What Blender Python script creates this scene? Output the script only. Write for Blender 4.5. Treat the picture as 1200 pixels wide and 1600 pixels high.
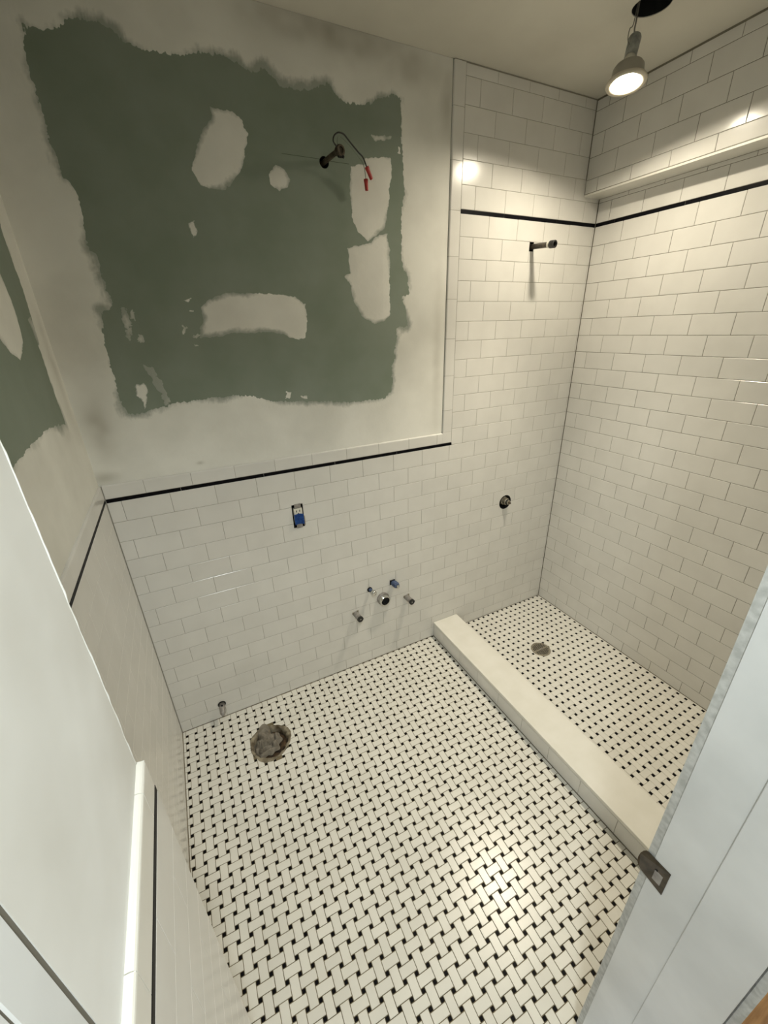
import bpy, bmesh, math, random
import numpy as np
from mathutils import Matrix, Vector

for o in list(bpy.data.objects):
    bpy.data.objects.remove(o)
S = bpy.context.scene
C = S.collection
random.seed(7)
PI = math.pi

# ---------------------------------------------------------------- camera
CAM = np.array([0.28943, -1.59504, 1.67246])
ROT = np.array([[0.89322192, 0.20615485, -0.39956823],
                [-0.44880064, 0.35531352, -0.81995749],
                [-0.02706621, 0.91173049, 0.40989626]])
FPX = 636.264
cam_d = bpy.data.cameras.new('camera')
cam = bpy.data.objects.new('camera', cam_d)
C.objects.link(cam)
cam_d.sensor_fit = 'VERTICAL'
cam_d.sensor_height = 32.0
cam_d.lens = FPX / 1600.0 * 32.0
cam_d.clip_start = 0.01
m4 = Matrix.Identity(4)
for i in range(3):
    for j in range(3):
        m4[i][j] = ROT[i, j]
    m4[i][3] = CAM[i]
cam.matrix_world = m4
S.camera = cam

# ---------------------------------------------------------------- world, lamps, exposure
w = bpy.data.worlds.new('world')
S.world = w
w.use_nodes = True
w.node_tree.nodes['Background'].inputs[0].default_value = (0.90, 0.98, 1.0, 1)
w.node_tree.nodes['Background'].inputs[1].default_value = 0.8
S.view_settings.view_transform = 'Standard'
S.view_settings.look = 'None'
S.view_settings.exposure = 0.75
S.view_settings.gamma = 1.0
S.view_settings.use_curve_mapping = False
LAMP_RADIANCE = 345.0
LAMP_BEAM = 40.0                          # the same bulb's reflector beam (spot lamp at the bulb, below)                     # the bathroom's hanging lamp (emission of its bulb, below)
LAMP_COLOR = (1.0, 0.90, 0.71)
hl = bpy.data.lights.new('hall_ceiling_light', 'AREA')   # the lamp on the hallway ceiling behind the doorway
hl.shape = 'DISK'
hl.size = 0.14
hl.energy = 8.0
hl.color = (0.93, 1.0, 0.98)
hlo = bpy.data.objects.new('hall_ceiling_light', hl)
hlo.location = (0.325, -1.77, 2.2)
hlo.rotation_euler = Vector((0, -0.25, 0.97)).to_track_quat('Z', 'Y').to_euler()
C.objects.link(hlo)

# ---------------------------------------------------------------- measures (metres)
W, H, D = 2.21, 2.518, -1.428            # right wall, ceiling, inner face of the door wall
P = 0.0776                               # tile course
TL, TH, J = 0.1524, 0.0762, 0.0014       # tile length, height, joint
PL = 0.154
ZS = 1.149                               # underside of the lower black strip
ZU = ZS + 12 * P                         # underside of the upper black strip
SH = 0.013                               # strip height
ZC = ZS + SH + 0.0505                    # top of the wainscot cap
XE = 1.389                               # edge of the tiled shower surround
XB = 1.4405                              # inner edge of its border tiles
ZB = 2.192                               # underside of the bulkhead
WB = W - 0.101                           # face of the bulkhead
XC0, XC1, ZK = 1.370, 1.527, 0.100       # curb
DL = -1.411                              # where the wall return stops at the door frame
BX, BY = 0.167, -1.170                   # wall return: tiled face and corner
XJ = 0.868                               # latch-side jamb

# ---------------------------------------------------------------- materials
def mat(name, col, rough=0.5, metal=0.0, **kw):
    m = bpy.data.materials.new(name)
    m.use_nodes = True
    b = m.node_tree.nodes['Principled BSDF']
    b.inputs['Base Color'].default_value = (*col, 1)
    b.inputs['Roughness'].default_value = rough
    b.inputs['Metallic'].default_value = metal
    if 'spec' in kw:
        b.inputs['Specular IOR Level'].default_value = kw['spec']
    return m

def nodes(m):
    nt = m.node_tree
    return nt, nt.nodes, nt.links, nt.nodes['Principled BSDF']

def vary(m, c1, c2, scale, detail=4, lo=0.35, hi=0.65, bump=0.0, bscale=None, obj_rand=0.0, stretch=None):
    nt, N, L, b = nodes(m)
    tc = N.new('ShaderNodeTexCoord')
    src = tc.outputs['Object']
    g = N.new('ShaderNodeNewGeometry')
    src = g.outputs['Position']
    if stretch:
        mp = N.new('ShaderNodeMapping')
        mp.inputs['Scale'].default_value = stretch
        L.new(src, mp.inputs['Vector'])
        src = mp.outputs['Vector']
    n = N.new('ShaderNodeTexNoise')
    n.inputs['Scale'].default_value = scale
    n.inputs['Detail'].default_value = detail
    L.new(src, n.inputs['Vector'])
    mr = N.new('ShaderNodeMapRange')
    mr.inputs['From Min'].default_value = lo
    mr.inputs['From Max'].default_value = hi
    L.new(n.outputs['Fac'], mr.inputs['Value'])
    mx = N.new('ShaderNodeMix')
    mx.data_type = 'RGBA'
    mx.inputs['A'].default_value = (*c1, 1)
    mx.inputs['B'].default_value = (*c2, 1)
    L.new(mr.outputs['Result'], mx.inputs['Factor'])
    out = mx.outputs['Result']
    if obj_rand:
        oi = N.new('ShaderNodeObjectInfo')
        m2 = N.new('ShaderNodeMapRange')
        m2.inputs['To Min'].default_value = 1 - obj_rand
        m2.inputs['To Max'].default_value = 1.0
        L.new(oi.outputs['Random'], m2.inputs['Value'])
        hs = N.new('ShaderNodeHueSaturation')
        L.new(m2.outputs['Result'], hs.inputs['Value'])
        L.new(out, hs.inputs['Color'])
        out = hs.outputs['Color']
    L.new(out, b.inputs['Base Color'])
    if bump:
        n2 = N.new('ShaderNodeTexNoise')
        n2.inputs['Scale'].default_value = bscale or scale * 6
        n2.inputs['Detail'].default_value = 3
        L.new(src, n2.inputs['Vector'])
        bp = N.new('ShaderNodeBump')
        bp.inputs['Strength'].default_value = bump
        bp.inputs['Distance'].default_value = 0.002
        L.new(n2.outputs['Fac'], bp.inputs['Height'])
        L.new(bp.outputs['Normal'], b.inputs['Normal'])
    return m

M = {}
M['tile'] = vary(mat('glazed_white_tile', (0.76, 0.74, 0.69), 0.20), (0.74, 0.725, 0.685), (0.78, 0.765, 0.725), 9, bump=0.05, bscale=14, obj_rand=0.04)
M['mosaic'] = vary(mat('white_mosaic_tile', (0.80, 0.78, 0.72), 0.28), (0.77, 0.75, 0.69), (0.82, 0.80, 0.74), 7, bump=0.04, bscale=25, obj_rand=0.07)
M['black'] = mat('black_glazed_tile', (0.004, 0.004, 0.0055), 0.45, spec=0.08)
M['grout'] = vary(mat('pale_grout', (0.36, 0.34, 0.29), 0.9), (0.30, 0.28, 0.24), (0.42, 0.39, 0.33), 6)
M['grout_shower'] = vary(mat('warm_wall_grout', (0.2, 0.19, 0.15), 0.9), (0.17, 0.155, 0.12), (0.26, 0.24, 0.19), 6)
M['grout_floor'] = vary(mat('brown_floor_grout', (0.16, 0.13, 0.08), 0.9), (0.13, 0.105, 0.06), (0.22, 0.18, 0.11), 8)
M['grout_pan'] = mat('shower_floor_grout', (0.42, 0.39, 0.32), 0.9)
M['green'] = vary(mat('green_wallboard', (0.12, 0.155, 0.125), 0.85), (0.225, 0.268, 0.21), (0.265, 0.305, 0.252), 5, bump=0.05, bscale=120)
M['ceiling'] = vary(mat('ceiling_paint', (0.6, 0.58, 0.5), 0.9), (0.60, 0.575, 0.50), (0.70, 0.675, 0.59), 2.2, bump=0.06, bscale=60)
M['paint'] = vary(mat('white_wall_paint', (0.8, 0.8, 0.78), 0.55), (0.68, 0.67, 0.62), (0.89, 0.90, 0.88), 3.4)
M['jamb'] = vary(mat('white_jamb_paint', (0.74, 0.76, 0.76), 0.42), (0.66, 0.68, 0.68), (0.77, 0.79, 0.79), 6, bump=0.08, bscale=40)
M['plaster_and_shade'] = vary(mat('rough_plaster_and_shade', (0.5, 0.51, 0.5), 0.9), (0.44, 0.45, 0.43), (0.60, 0.61, 0.59), 75, bump=0.3, bscale=60)  # wall plaster; also reused as painted shade on the door casing
M['stone'] = vary(mat('white_curb_stone', (0.8, 0.78, 0.72), 0.25), (0.78, 0.76, 0.69), (0.82, 0.80, 0.74), 12)
M['bronze'] = vary(mat('dark_bronze', (0.05, 0.038, 0.022), 0.5, 0.25), (0.04, 0.03, 0.017), (0.085, 0.065, 0.04), 60)
M['chrome'] = mat('chrome', (0.62, 0.62, 0.6), 0.18, 1.0)
M['grey_metal'] = vary(mat('dull_grey_metal', (0.33, 0.31, 0.3), 0.45, 0.5), (0.26, 0.245, 0.235), (0.40, 0.38, 0.36), 60)
M['drain'] = vary(mat('drain_metal', (0.26, 0.24, 0.2), 0.4, 0.7), (0.30, 0.27, 0.21), (0.42, 0.385, 0.31), 80)
M['dark'] = mat('dark_void', (0.006, 0.006, 0.006), 0.9)
M['seam'] = mat('board_seam', (0.10, 0.125, 0.095), 0.95)
M['gap'] = mat('shadow_gap', (0.16, 0.15, 0.12), 0.95)  # dark colour painting the shadow in the door-frame gaps
M['rubber'] = mat('black_rubber', (0.015, 0.015, 0.015), 0.5)
M['white_plastic'] = mat('white_plastic', (0.72, 0.7, 0.62), 0.4)
M['blue'] = vary(mat('blue_painters_tape', (0.02, 0.10, 0.42), 0.6), (0.015, 0.07, 0.32), (0.03, 0.14, 0.5), 120)
M['navy'] = vary(mat('faded_blue_tape', (0.05, 0.08, 0.17), 0.6), (0.03, 0.05, 0.12), (0.09, 0.13, 0.24), 150)
M['red'] = mat('red_wire_nut_plastic', (0.40, 0.028, 0.02), 0.45)
M['wire'] = mat('black_wire', (0.012, 0.014, 0.012), 0.5)
M['wire_grey'] = mat('grey_green_wire', (0.16, 0.19, 0.15), 0.5)
M['brass'] = vary(mat('old_brass_pipe', (0.07, 0.055, 0.04), 0.4, 0.6), (0.045, 0.036, 0.026), (0.11, 0.09, 0.065), 80)
M['rag'] = vary(mat('dirty_grey_rag', (0.2, 0.18, 0.145), 0.95), (0.17, 0.15, 0.12), (0.26, 0.235, 0.195), 40, bump=0.3, bscale=220)
M['dirt'] = vary(mat('brown_dirt', (0.05, 0.03, 0.015), 0.95), (0.018, 0.012, 0.007), (0.10, 0.06, 0.03), 45, bump=0.5, bscale=90)
M['mortar'] = vary(mat('dirty_mortar', (0.22, 0.18, 0.12), 0.95), (0.07, 0.05, 0.028), (0.34, 0.30, 0.22), 26, bump=0.4, bscale=120)
M['oak'] = vary(mat('oak_floor', (0.28, 0.13, 0.045), 0.35), (0.26, 0.11, 0.022), (0.46, 0.23, 0.065), 8, stretch=(1.0, 9.0, 1.0))
M['lamp_body'] = mat('grey_lamp_housing', (0.36, 0.34, 0.29), 0.5, 0.2)
M['lamp_ring'] = mat('cream_lamp_trim', (0.55, 0.5, 0.40), 0.45)
M['socket'] = vary(mat('grey_socket_sleeve', (0.30, 0.31, 0.29), 0.5), (0.22, 0.23, 0.215), (0.42, 0.43, 0.4), 50)
M['cord'] = mat('grey_cord', (0.22, 0.21, 0.18), 0.6)
M['bulb'] = mat('lit_bulb', (1, 1, 1), 0.5)
nt, N, L, b = nodes(M['bulb'])
b.inputs['Emission Color'].default_value = (*LAMP_COLOR, 1)
b.inputs['Emission Strength'].default_value = LAMP_RADIANCE

# joint compound: thin film at feathered edges lets the board show through
mc = mat('joint_compound', (0.55, 0.54, 0.49), 0.85)
nt, N, L, b = nodes(mc)
at = N.new('ShaderNodeAttribute'); at.attribute_name = 'thin'
sep = N.new('ShaderNodeSeparateColor'); L.new(at.outputs['Color'], sep.inputs['Color'])
mx = N.new('ShaderNodeMix'); mx.data_type = 'RGBA'
mx.inputs['A'].default_value = (0.31, 0.335, 0.29, 1)
geo = N.new('ShaderNodeNewGeometry')
nn = N.new('ShaderNodeTexNoise'); nn.inputs['Scale'].default_value = 4.5; nn.inputs['Detail'].default_value = 5
L.new(geo.outputs['Position'], nn.inputs['Vector'])
mr = N.new('ShaderNodeMapRange'); mr.inputs['From Min'].default_value = 0.36; mr.inputs['From Max'].default_value = 0.62
L.new(nn.outputs['Fac'], mr.inputs['Value'])
m2 = N.new('ShaderNodeMix'); m2.data_type = 'RGBA'
m2.inputs['A'].default_value = (0.74, 0.73, 0.67, 1); m2.inputs['B'].default_value = (0.84, 0.83, 0.77, 1)
L.new(mr.outputs['Result'], m2.inputs['Factor'])
L.new(m2.outputs['Result'], mx.inputs['B'])
L.new(sep.outputs['Red'], mx.inputs['Factor'])
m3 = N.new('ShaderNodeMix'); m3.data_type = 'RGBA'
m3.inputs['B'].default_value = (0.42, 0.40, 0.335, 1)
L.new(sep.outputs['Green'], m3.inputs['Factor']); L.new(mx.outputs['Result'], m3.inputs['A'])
L.new(m3.outputs['Result'], b.inputs['Base Color'])
n2 = N.new('ShaderNodeTexNoise'); n2.inputs['Scale'].default_value = 90
L.new(geo.outputs['Position'], n2.inputs['Vector'])
bp = N.new('ShaderNodeBump'); bp.inputs['Strength'].default_value = 0.12; bp.inputs['Distance'].default_value = 0.002
L.new(n2.outputs['Fac'], bp.inputs['Height']); L.new(bp.outputs['Normal'], b.inputs['Normal'])
M['compound'] = mc

# ---------------------------------------------------------------- helpers
def link(name, me, parent=None, mw=None, m=None):
    o = bpy.data.objects.new(name, me)
    C.objects.link(o)
    if parent is not None:
        o.parent = parent
    if mw is not None:
        o.matrix_local = mw
    if m is not None and me is not None and not me.materials:
        me.materials.append(m)
    return o

def tag(o, label, cat, group=None):
    o['label'] = label
    o['category'] = cat
    if group:
        o['group'] = group
    return o

def struct(o, label, cat):
    o['kind'] = 'structure'
    o['label'] = label
    o['category'] = cat
    return o

def thing(name, label, cat, loc, group=None):
    o = bpy.data.objects.new(name, None)
    o.empty_display_size = 0.05
    C.objects.link(o)
    o.location = loc
    bpy.context.view_layer.update()
    return tag(o, label, cat, group)

def me_from_bm(bm, name, m, smooth=False):
    bmesh.ops.recalc_face_normals(bm, faces=bm.faces)
    if smooth:
        for f in bm.faces:
            f.smooth = True
    me = bpy.data.meshes.new(name)
    bm.to_mesh(me)
    bm.free()
    if m:
        me.materials.append(m)
    return me

def part(name, bm, m, parent, smooth=False):
    """mesh given in world coordinates, stored relative to its (translated) parent"""
    me = me_from_bm(bm, name, m, smooth)
    if parent is not None:
        me.transform(Matrix.Translation(-parent_loc(parent)))
    return link(name, me, parent)

def parent_loc(p):
    v = Vector((0, 0, 0))
    while p is not None:
        v = v + p.location
        p = p.parent
    return v

def box(bm, x0, x1, y0, y1, z0, z1, bevel=0.0, seg=1):
    vs = [bm.verts.new((x, y, z)) for x in (x0, x1) for y in (y0, y1) for z in (z0, z1)]
    idx = [(0, 1, 3, 2), (4, 6, 7, 5), (0, 4, 5, 1), (2, 3, 7, 6), (0, 2, 6, 4), (1, 5, 7, 3)]
    fs = [bm.faces.new([vs[i] for i in f]) for f in idx]
    if bevel:
        bmesh.ops.recalc_face_normals(bm, faces=fs)
        es = list({e for f in fs for e in f.edges})
        bmesh.ops.bevel(bm, geom=es, offset=bevel, segments=seg, affect='EDGES', profile=0.5)
    return bm

def frame_of(ax):
    ax = Vector(ax).normalized()
    u = ax.orthogonal().normalized()
    return ax, u, ax.cross(u)

def lathe(bm, prof, origin, axis, seg=28, close=False):
    """prof: list of (radius, height along axis)"""
    ax, u, v = frame_of(axis)
    o = Vector(origin)
    rings = []
    for r, h in prof:
        if r < 1e-6:
            rings.append([bm.verts.new(o + ax * h)])
        else:
            rings.append([bm.verts.new(o + ax * h + (u * math.cos(2 * PI * k / seg) + v * math.sin(2 * PI * k / seg)) * r) for k in range(seg)])
    for a, c in zip(rings, rings[1:]):
        for k in range(seg):
            k2 = (k + 1) % seg
            if len(a) == 1 and len(c) == 1:
                continue
            if len(a) == 1:
                bm.faces.new((a[0], c[k2], c[k]))
            elif len(c) == 1:
                bm.faces.new((a[k], a[k2], c[0]))
            else:
                bm.faces.new((a[k], a[k2], c[k2], c[k]))
    return bm

def smooth_path(pts, n=6):
    pts = [Vector(p) for p in pts]
    out = []
    for i in range(len(pts) - 1):
        p0 = pts[max(i - 1, 0)]; p1 = pts[i]; p2 = pts[i + 1]; p3 = pts[min(i + 2, len(pts) - 1)]
        for k in range(n):
            t = k / n
            out.append(0.5 * ((2 * p1) + (p2 - p0) * t + (2 * p0 - 5 * p1 + 4 * p2 - p3) * t * t + (3 * p1 - p0 - 3 * p2 + p3) * t ** 3))
    out.append(pts[-1])
    return out

def tube(bm, pts, r, seg=10, rfun=None, caps=True):
    pts = [Vector(p) for p in pts]
    t0 = (pts[1] - pts[0]).normalized()
    u = t0.orthogonal().normalized()
    rings = []
    for i, p in enumerate(pts):
        t = (pts[min(i + 1, len(pts) - 1)] - pts[max(i - 1, 0)]).normalized()
        u = (u - t * u.dot(t)).normalized()
        v = t.cross(u)
        rr = rfun(i) if rfun else r
        rings.append([bm.verts.new(p + (u * math.cos(2 * PI * k / seg) + v * math.sin(2 * PI * k / seg)) * rr) for k in range(seg)])
    for a, c in zip(rings, rings[1:]):
        for k in range(seg):
            bm.faces.new((a[k], a[(k + 1) % seg], c[(k + 1) % seg], c[k]))
    if caps:
        bm.faces.new(rings[0][::-1]); bm.faces.new(rings[-1])
    return bm

def axes(u, v, d, o):
    m = Matrix.Identity(4)
    for i in range(3):
        m[i][0] = u[i]; m[i][1] = v[i]; m[i][2] = d[i]; m[i][3] = o[i]
    return m
F_BACK = axes((1, 0, 0), (0, 0, 1), (0, -1, 0), (0, 0, 0))          # (x, z, out of the wall)
F_RIGHT = axes((0, -1, 0), (0, 0, 1), (-1, 0, 0), (W, 0, 0))        # (-y, z, out)
F_BULK = axes((0, -1, 0), (0, 0, 1), (-1, 0, 0), (WB, 0, 0))
F_LEFT = axes((0, 1, 0), (0, 0, 1), (1, 0, 0), (0, 0, 0))           # (y, z, out)
F_RET = axes((0, 1, 0), (0, 0, 1), (1, 0, 0), (BX, 0, 0))
F_FLOOR = Matrix.Identity(4)
F_CURB = axes((0, -1, 0), (0, 0, 1), (-1, 0, 0), (XC0, 0, 0))

def area_px(p):
    """projected size in the photograph of a 3D quad (for ranking which pieces show largest)"""
    q = (np.array(p) - CAM) @ ROT
    if (q[:, 2] > -0.02).any():
        return 0.0
    x = 600 + FPX * q[:, 0] / -q[:, 2]
    y = 800 - FPX * q[:, 1] / -q[:, 2]
    if x.max() < 0 or x.min() > 1200 or y.max() < 0 or y.min() > 1600:
        return 0.0
    return 0.5 * abs(np.dot(x, np.roll(y, -1)) - np.dot(y, np.roll(x, -1)))

_pc = {}
def poly_tile(poly, bev, thick=0.004):
    """bevelled tile from a convex polygon: returns verts, faces in (u, v, d)"""
    n = len(poly)
    cx = sum(p[0] for p in poly) / n; cy = sum(p[1] for p in poly) / n
    ins = []
    for k in range(n):
        a = Vector(poly[k - 1]); b_ = Vector(poly[k]); c = Vector(poly[(k + 1) % n])
        e1 = (b_ - a).normalized(); e2 = (c - b_).normalized()
        n1 = Vector((-e1.y, e1.x)); n2 = Vector((-e2.y, e2.x))
        s = n1 + n2
        den = max(0.3, 1 + n1.dot(n2))
        ins.append(b_ + s * (bev / den))
    vs = [(p[0], p[1], -thick) for p in poly] + [(p[0], p[1], -bev * 0.7) for p in poly] + [(p.x, p.y, 0) for p in ins]
    fs = [tuple(range(2 * n, 3 * n)), tuple(range(n - 1, -1, -1))]
    for k in range(n):
        k2 = (k + 1) % n
        fs.append((k, k2, n + k2, n + k))
        fs.append((n + k, n + k2, 2 * n + k2, 2 * n + k))
    return vs, fs

class Pieces:
    """gathers alike pieces of one surface; the 300 that show largest become objects, the rest one 'stuff' part"""
    def __init__(self, name, frame, parent, m, bev, limit=300, tilt=0.0, stuff=None):
        self.name, self.frame, self.parent, self.m, self.bev, self.limit, self.tilt = name, frame, parent, m, bev, limit, tilt
        self.stuff = stuff or name + '_field'
        self.items = []
    def add(self, poly):
        self.items.append([tuple(p) for p in poly])
    def rect(self, u0, u1, v0, v1):
        if u1 - u0 > 0.004 and v1 - v0 > 0.004:
            self.add([(u0, v0), (u1, v0), (u1, v1), (u0, v1)])
    def build(self):
        f3 = np.array(self.frame)
        off = np.array(parent_loc(self.parent)) if self.parent else np.zeros(3)
        rank = []
        for p in self.items:
            a = np.array([(x, y, 0, 1) for x, y in p]) @ f3.T
            rank.append(area_px(a[:, :3]))
        order = sorted(range(len(self.items)), key=lambda i: -rank[i])
        out = []
        for i in order[:self.limit]:
            p = self.items[i]
            n = len(p)
            cx = sum(q[0] for q in p) / n; cy = sum(q[1] for q in p) / n
            loc = [(q[0] - cx, q[1] - cy) for q in p]
            key = (self.m.name, self.bev, tuple((round(a * 5000), round(b_ * 5000)) for a, b_ in loc))
            me = _pc.get(key)
            if me is None:
                vs, fs = poly_tile(loc, self.bev)
                me = bpy.data.meshes.new(self.name)
                me.from_pydata(vs, [], fs)
                me.materials.append(self.m)
                _pc[key] = me
            mw = Matrix.Translation(-Vector(off)) @ self.frame @ Matrix.Translation((cx, cy, 0))
            if self.tilt:
                mw = mw @ Matrix.Rotation(random.gauss(0, self.tilt), 4, 'X') @ Matrix.Rotation(random.gauss(0, self.tilt), 4, 'Y')
            out.append(link(self.name, me, self.parent, mw))
        if len(order) > self.limit:
            V, Fc = [], []
            for i in order[self.limit:]:
                vs, fs = poly_tile(self.items[i], self.bev)
                k = len(V)
                V += vs
                Fc += [tuple(a + k for a in f) for f in fs]
            me = bpy.data.meshes.new(self.stuff)
            me.from_pydata(V, [], Fc)
            me.materials.append(self.m)
            o = link(self.stuff, me, self.parent, Matrix.Translation(-Vector(off)) @ self.frame)
            o['kind'] = 'stuff'
            out.append(o)
        return out

def clip(poly, x0, x1, y0, y1):
    def half(pl, ax, val, sgn):
        out = []
        for k in range(len(pl)):
            a, c = pl[k - 1], pl[k]
            da, dc = sgn * (a[ax] - val), sgn * (c[ax] - val)
            if (da >= 0) != (dc >= 0):
                t = da / (da - dc)
                out.append((a[0] + (c[0] - a[0]) * t, a[1] + (c[1] - a[1]) * t))
            if dc >= 0:
                out.append(c)
        return out
    for ax, val, sgn in ((0, x0, 1), (0, x1, -1), (1, y0, 1), (1, y1, -1)):
        poly = half(poly, ax, val, sgn)
        if len(poly) < 3:
            return []
    res = []
    for p in poly:
        if not res or (abs(p[0] - res[-1][0]) + abs(p[1] - res[-1][1])) > 1e-5:
            res.append(p)
    if len(res) > 1 and abs(res[0][0] - res[-1][0]) + abs(res[0][1] - res[-1][1]) < 1e-5:
        res.pop()
    ar = 0.5 * abs(sum(res[k - 1][0] * res[k][1] - res[k][0] * res[k - 1][1] for k in range(len(res))))
    return res if len(res) >= 3 and ar > 6e-6 else []

def course(pc, u0, u1, v0, v1, phase, j=J):
    """one course of running-bond tiles between u0 and u1; vertical joints at phase + k*PL"""
    k = math.floor((u0 - phase) / PL)
    cuts = [u0]
    a = phase + (k + 1) * PL
    while a < u1 - 0.004:
        if a > u0 + 0.004:
            cuts.append(a)
        a += PL
    cuts.append(u1)
    for a, c in zip(cuts, cuts[1:]):
        pc.rect(a + (j / 2 if a > u0 else 0.0005), c - (j / 2 if c < u1 else 0.0005), v0 + j / 2, v1 - j / 2)

def bullnose(name, frame, parent, u0, u1, v0, v1, side, m, j=J, thick=0.0085, r=0.006):
    """border tile: one long edge rounded; side = 'v1' rounds the top, 'u0' rounds the left"""
    u0 += j / 2; u1 -= j / 2; v0 += j / 2; v1 -= j / 2
    a0, a1 = (v0, v1) if side == 'v1' else (u0, u1)
    lo, hi = (u0, u1) if side == 'v1' else (v0, v1)
    rnd, sq = (a1, a0) if side == 'v1' else (a0, a1)
    s = 1 if side == 'v1' else -1
    prof = [(sq, -thick), (sq, -0.0006), (sq + s * 0.0008, 0.0)]
    for k in range(5):
        t = k / 4 * PI / 2
        prof.append((rnd - s * r + s * r * math.sin(t), -r + r * math.cos(t)))
    prof.append((rnd, -thick))
    V = []
    for e in (lo, hi):
        for a, d in prof:
            V.append((e, a, d) if side == 'v1' else (a, e, d))
    n = len(prof)
    fs = [(k, (k + 1) % n, n + (k + 1) % n, n + k) for k in range(n)] + [tuple(range(n)), tuple(range(n, 2 * n))]
    bm = bmesh.new()
    bv = [bm.verts.new(p) for p in V]
    for f in fs:
        bm.faces.new([bv[i] for i in f])
    me = me_from_bm(bm, name, m)
    mw = Matrix.Translation(-parent_loc(parent)) @ frame
    return link(name, me, parent, mw)

def slab(name, frame, parent, u0, u1, v0, v1, d0, d1, m):
    bm = bmesh.new()
    box(bm, u0, u1, v0, v1, d0, d1)
    me = me_from_bm(bm, name, m)
    return link(name, me, parent, Matrix.Translation(-parent_loc(parent)) @ frame)

CUTS = []
def cut_all():
    """bores the openings (boxes, pipe holes) through walls, floor, ceiling and the tiles over them"""
    hidden = []
    todo = []
    bpy.context.view_layer.update()
    for bm, targets, bb in CUTS:
        me = me_from_bm(bm, 'cutter', None)
        co = link('cutter', me)
        hidden.append(co)
        for o in targets:
            if o.type != 'MESH':
                continue
            pts = [o.matrix_world @ Vector(c) for c in o.bound_box]
            if all(max(p[i] for p in pts) > bb[i][0] and min(p[i] for p in pts) < bb[i][1] for i in range(3)):
                md = o.modifiers.new('cut', 'BOOLEAN')
                md.operation = 'DIFFERENCE'
                md.object = co
                md.solver = 'EXACT'
                if o not in todo:
                    todo.append(o)
    bpy.context.view_layer.update()
    dg = bpy.context.evaluated_depsgraph_get()
    new = [(o, bpy.data.meshes.new_from_object(o.evaluated_get(dg))) for o in todo]
    for o, me in new:
        o.modifiers.clear()
        o.data = me
        if len(me.polygons) == 0:
            bpy.data.objects.remove(o)
    for co in hidden:
        bpy.data.objects.remove(co)

def cutter_box(x0, x1, y0, y1, z0, z1, targets):
    bm = bmesh.new(); box(bm, x0, x1, y0, y1, z0, z1)
    CUTS.append((bm, targets, ((x0, x1), (y0, y1), (z0, z1))))

def cutter_cyl(c, axis, r, h, targets, seg=28):
    bm = bmesh.new()
    lathe(bm, [(0, -h), (r, -h), (r, h), (0, h)], c, axis, seg)
    e = [r if abs(a) < 0.5 else h for a in axis]
    CUTS.append((bm, targets, tuple((c[i] - e[i], c[i] + e[i]) for i in range(3))))

# numpy value noise
def vnoise(x, y, seed=0):
    xi = np.floor(x).astype(np.int64); yi = np.floor(y).astype(np.int64)
    fx = x - xi; fy = y - yi
    fx = fx * fx * (3 - 2 * fx); fy = fy * fy * (3 - 2 * fy)
    def h(a, b_):
        n = (a * 374761393 + b_ * 668265263 + seed * 1442695041) & 0x7fffffff
        n = ((n ^ (n >> 13)) * 1274126177) & 0x7fffffff
        return ((n ^ (n >> 16)) & 0xffff) / 65535.0
    return (h(xi, yi) * (1 - fx) + h(xi + 1, yi) * fx) * (1 - fy) + (h(xi, yi + 1) * (1 - fx) + h(xi + 1, yi + 1) * fx) * fy

def sdf(poly, X, Y):
    """signed distance to a polygon, positive inside"""
    p = np.array(poly)
    d2 = np.full(X.shape, 1e9); ins = np.zeros(X.shape, bool)
    for k in range(len(p)):
        a = p[k - 1]; c = p[k]; e = c - a
        wx = X - a[0]; wy = Y - a[1]
        t = np.clip((wx * e[0] + wy * e[1]) / (e @ e + 1e-12), 0, 1)
        d2 = np.minimum(d2, (wx - t * e[0]) ** 2 + (wy - t * e[1]) ** 2)
        cnd = ((a[1] <= Y) & (Y < c[1])) | ((c[1] <= Y) & (Y < a[1]))
        xc = a[0] + (Y - a[1]) / (c[1] - a[1] + 1e-12) * e[0]
        ins ^= cnd & (X < xc)
    return np.where(ins, 1, -1) * np.sqrt(d2)

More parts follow.
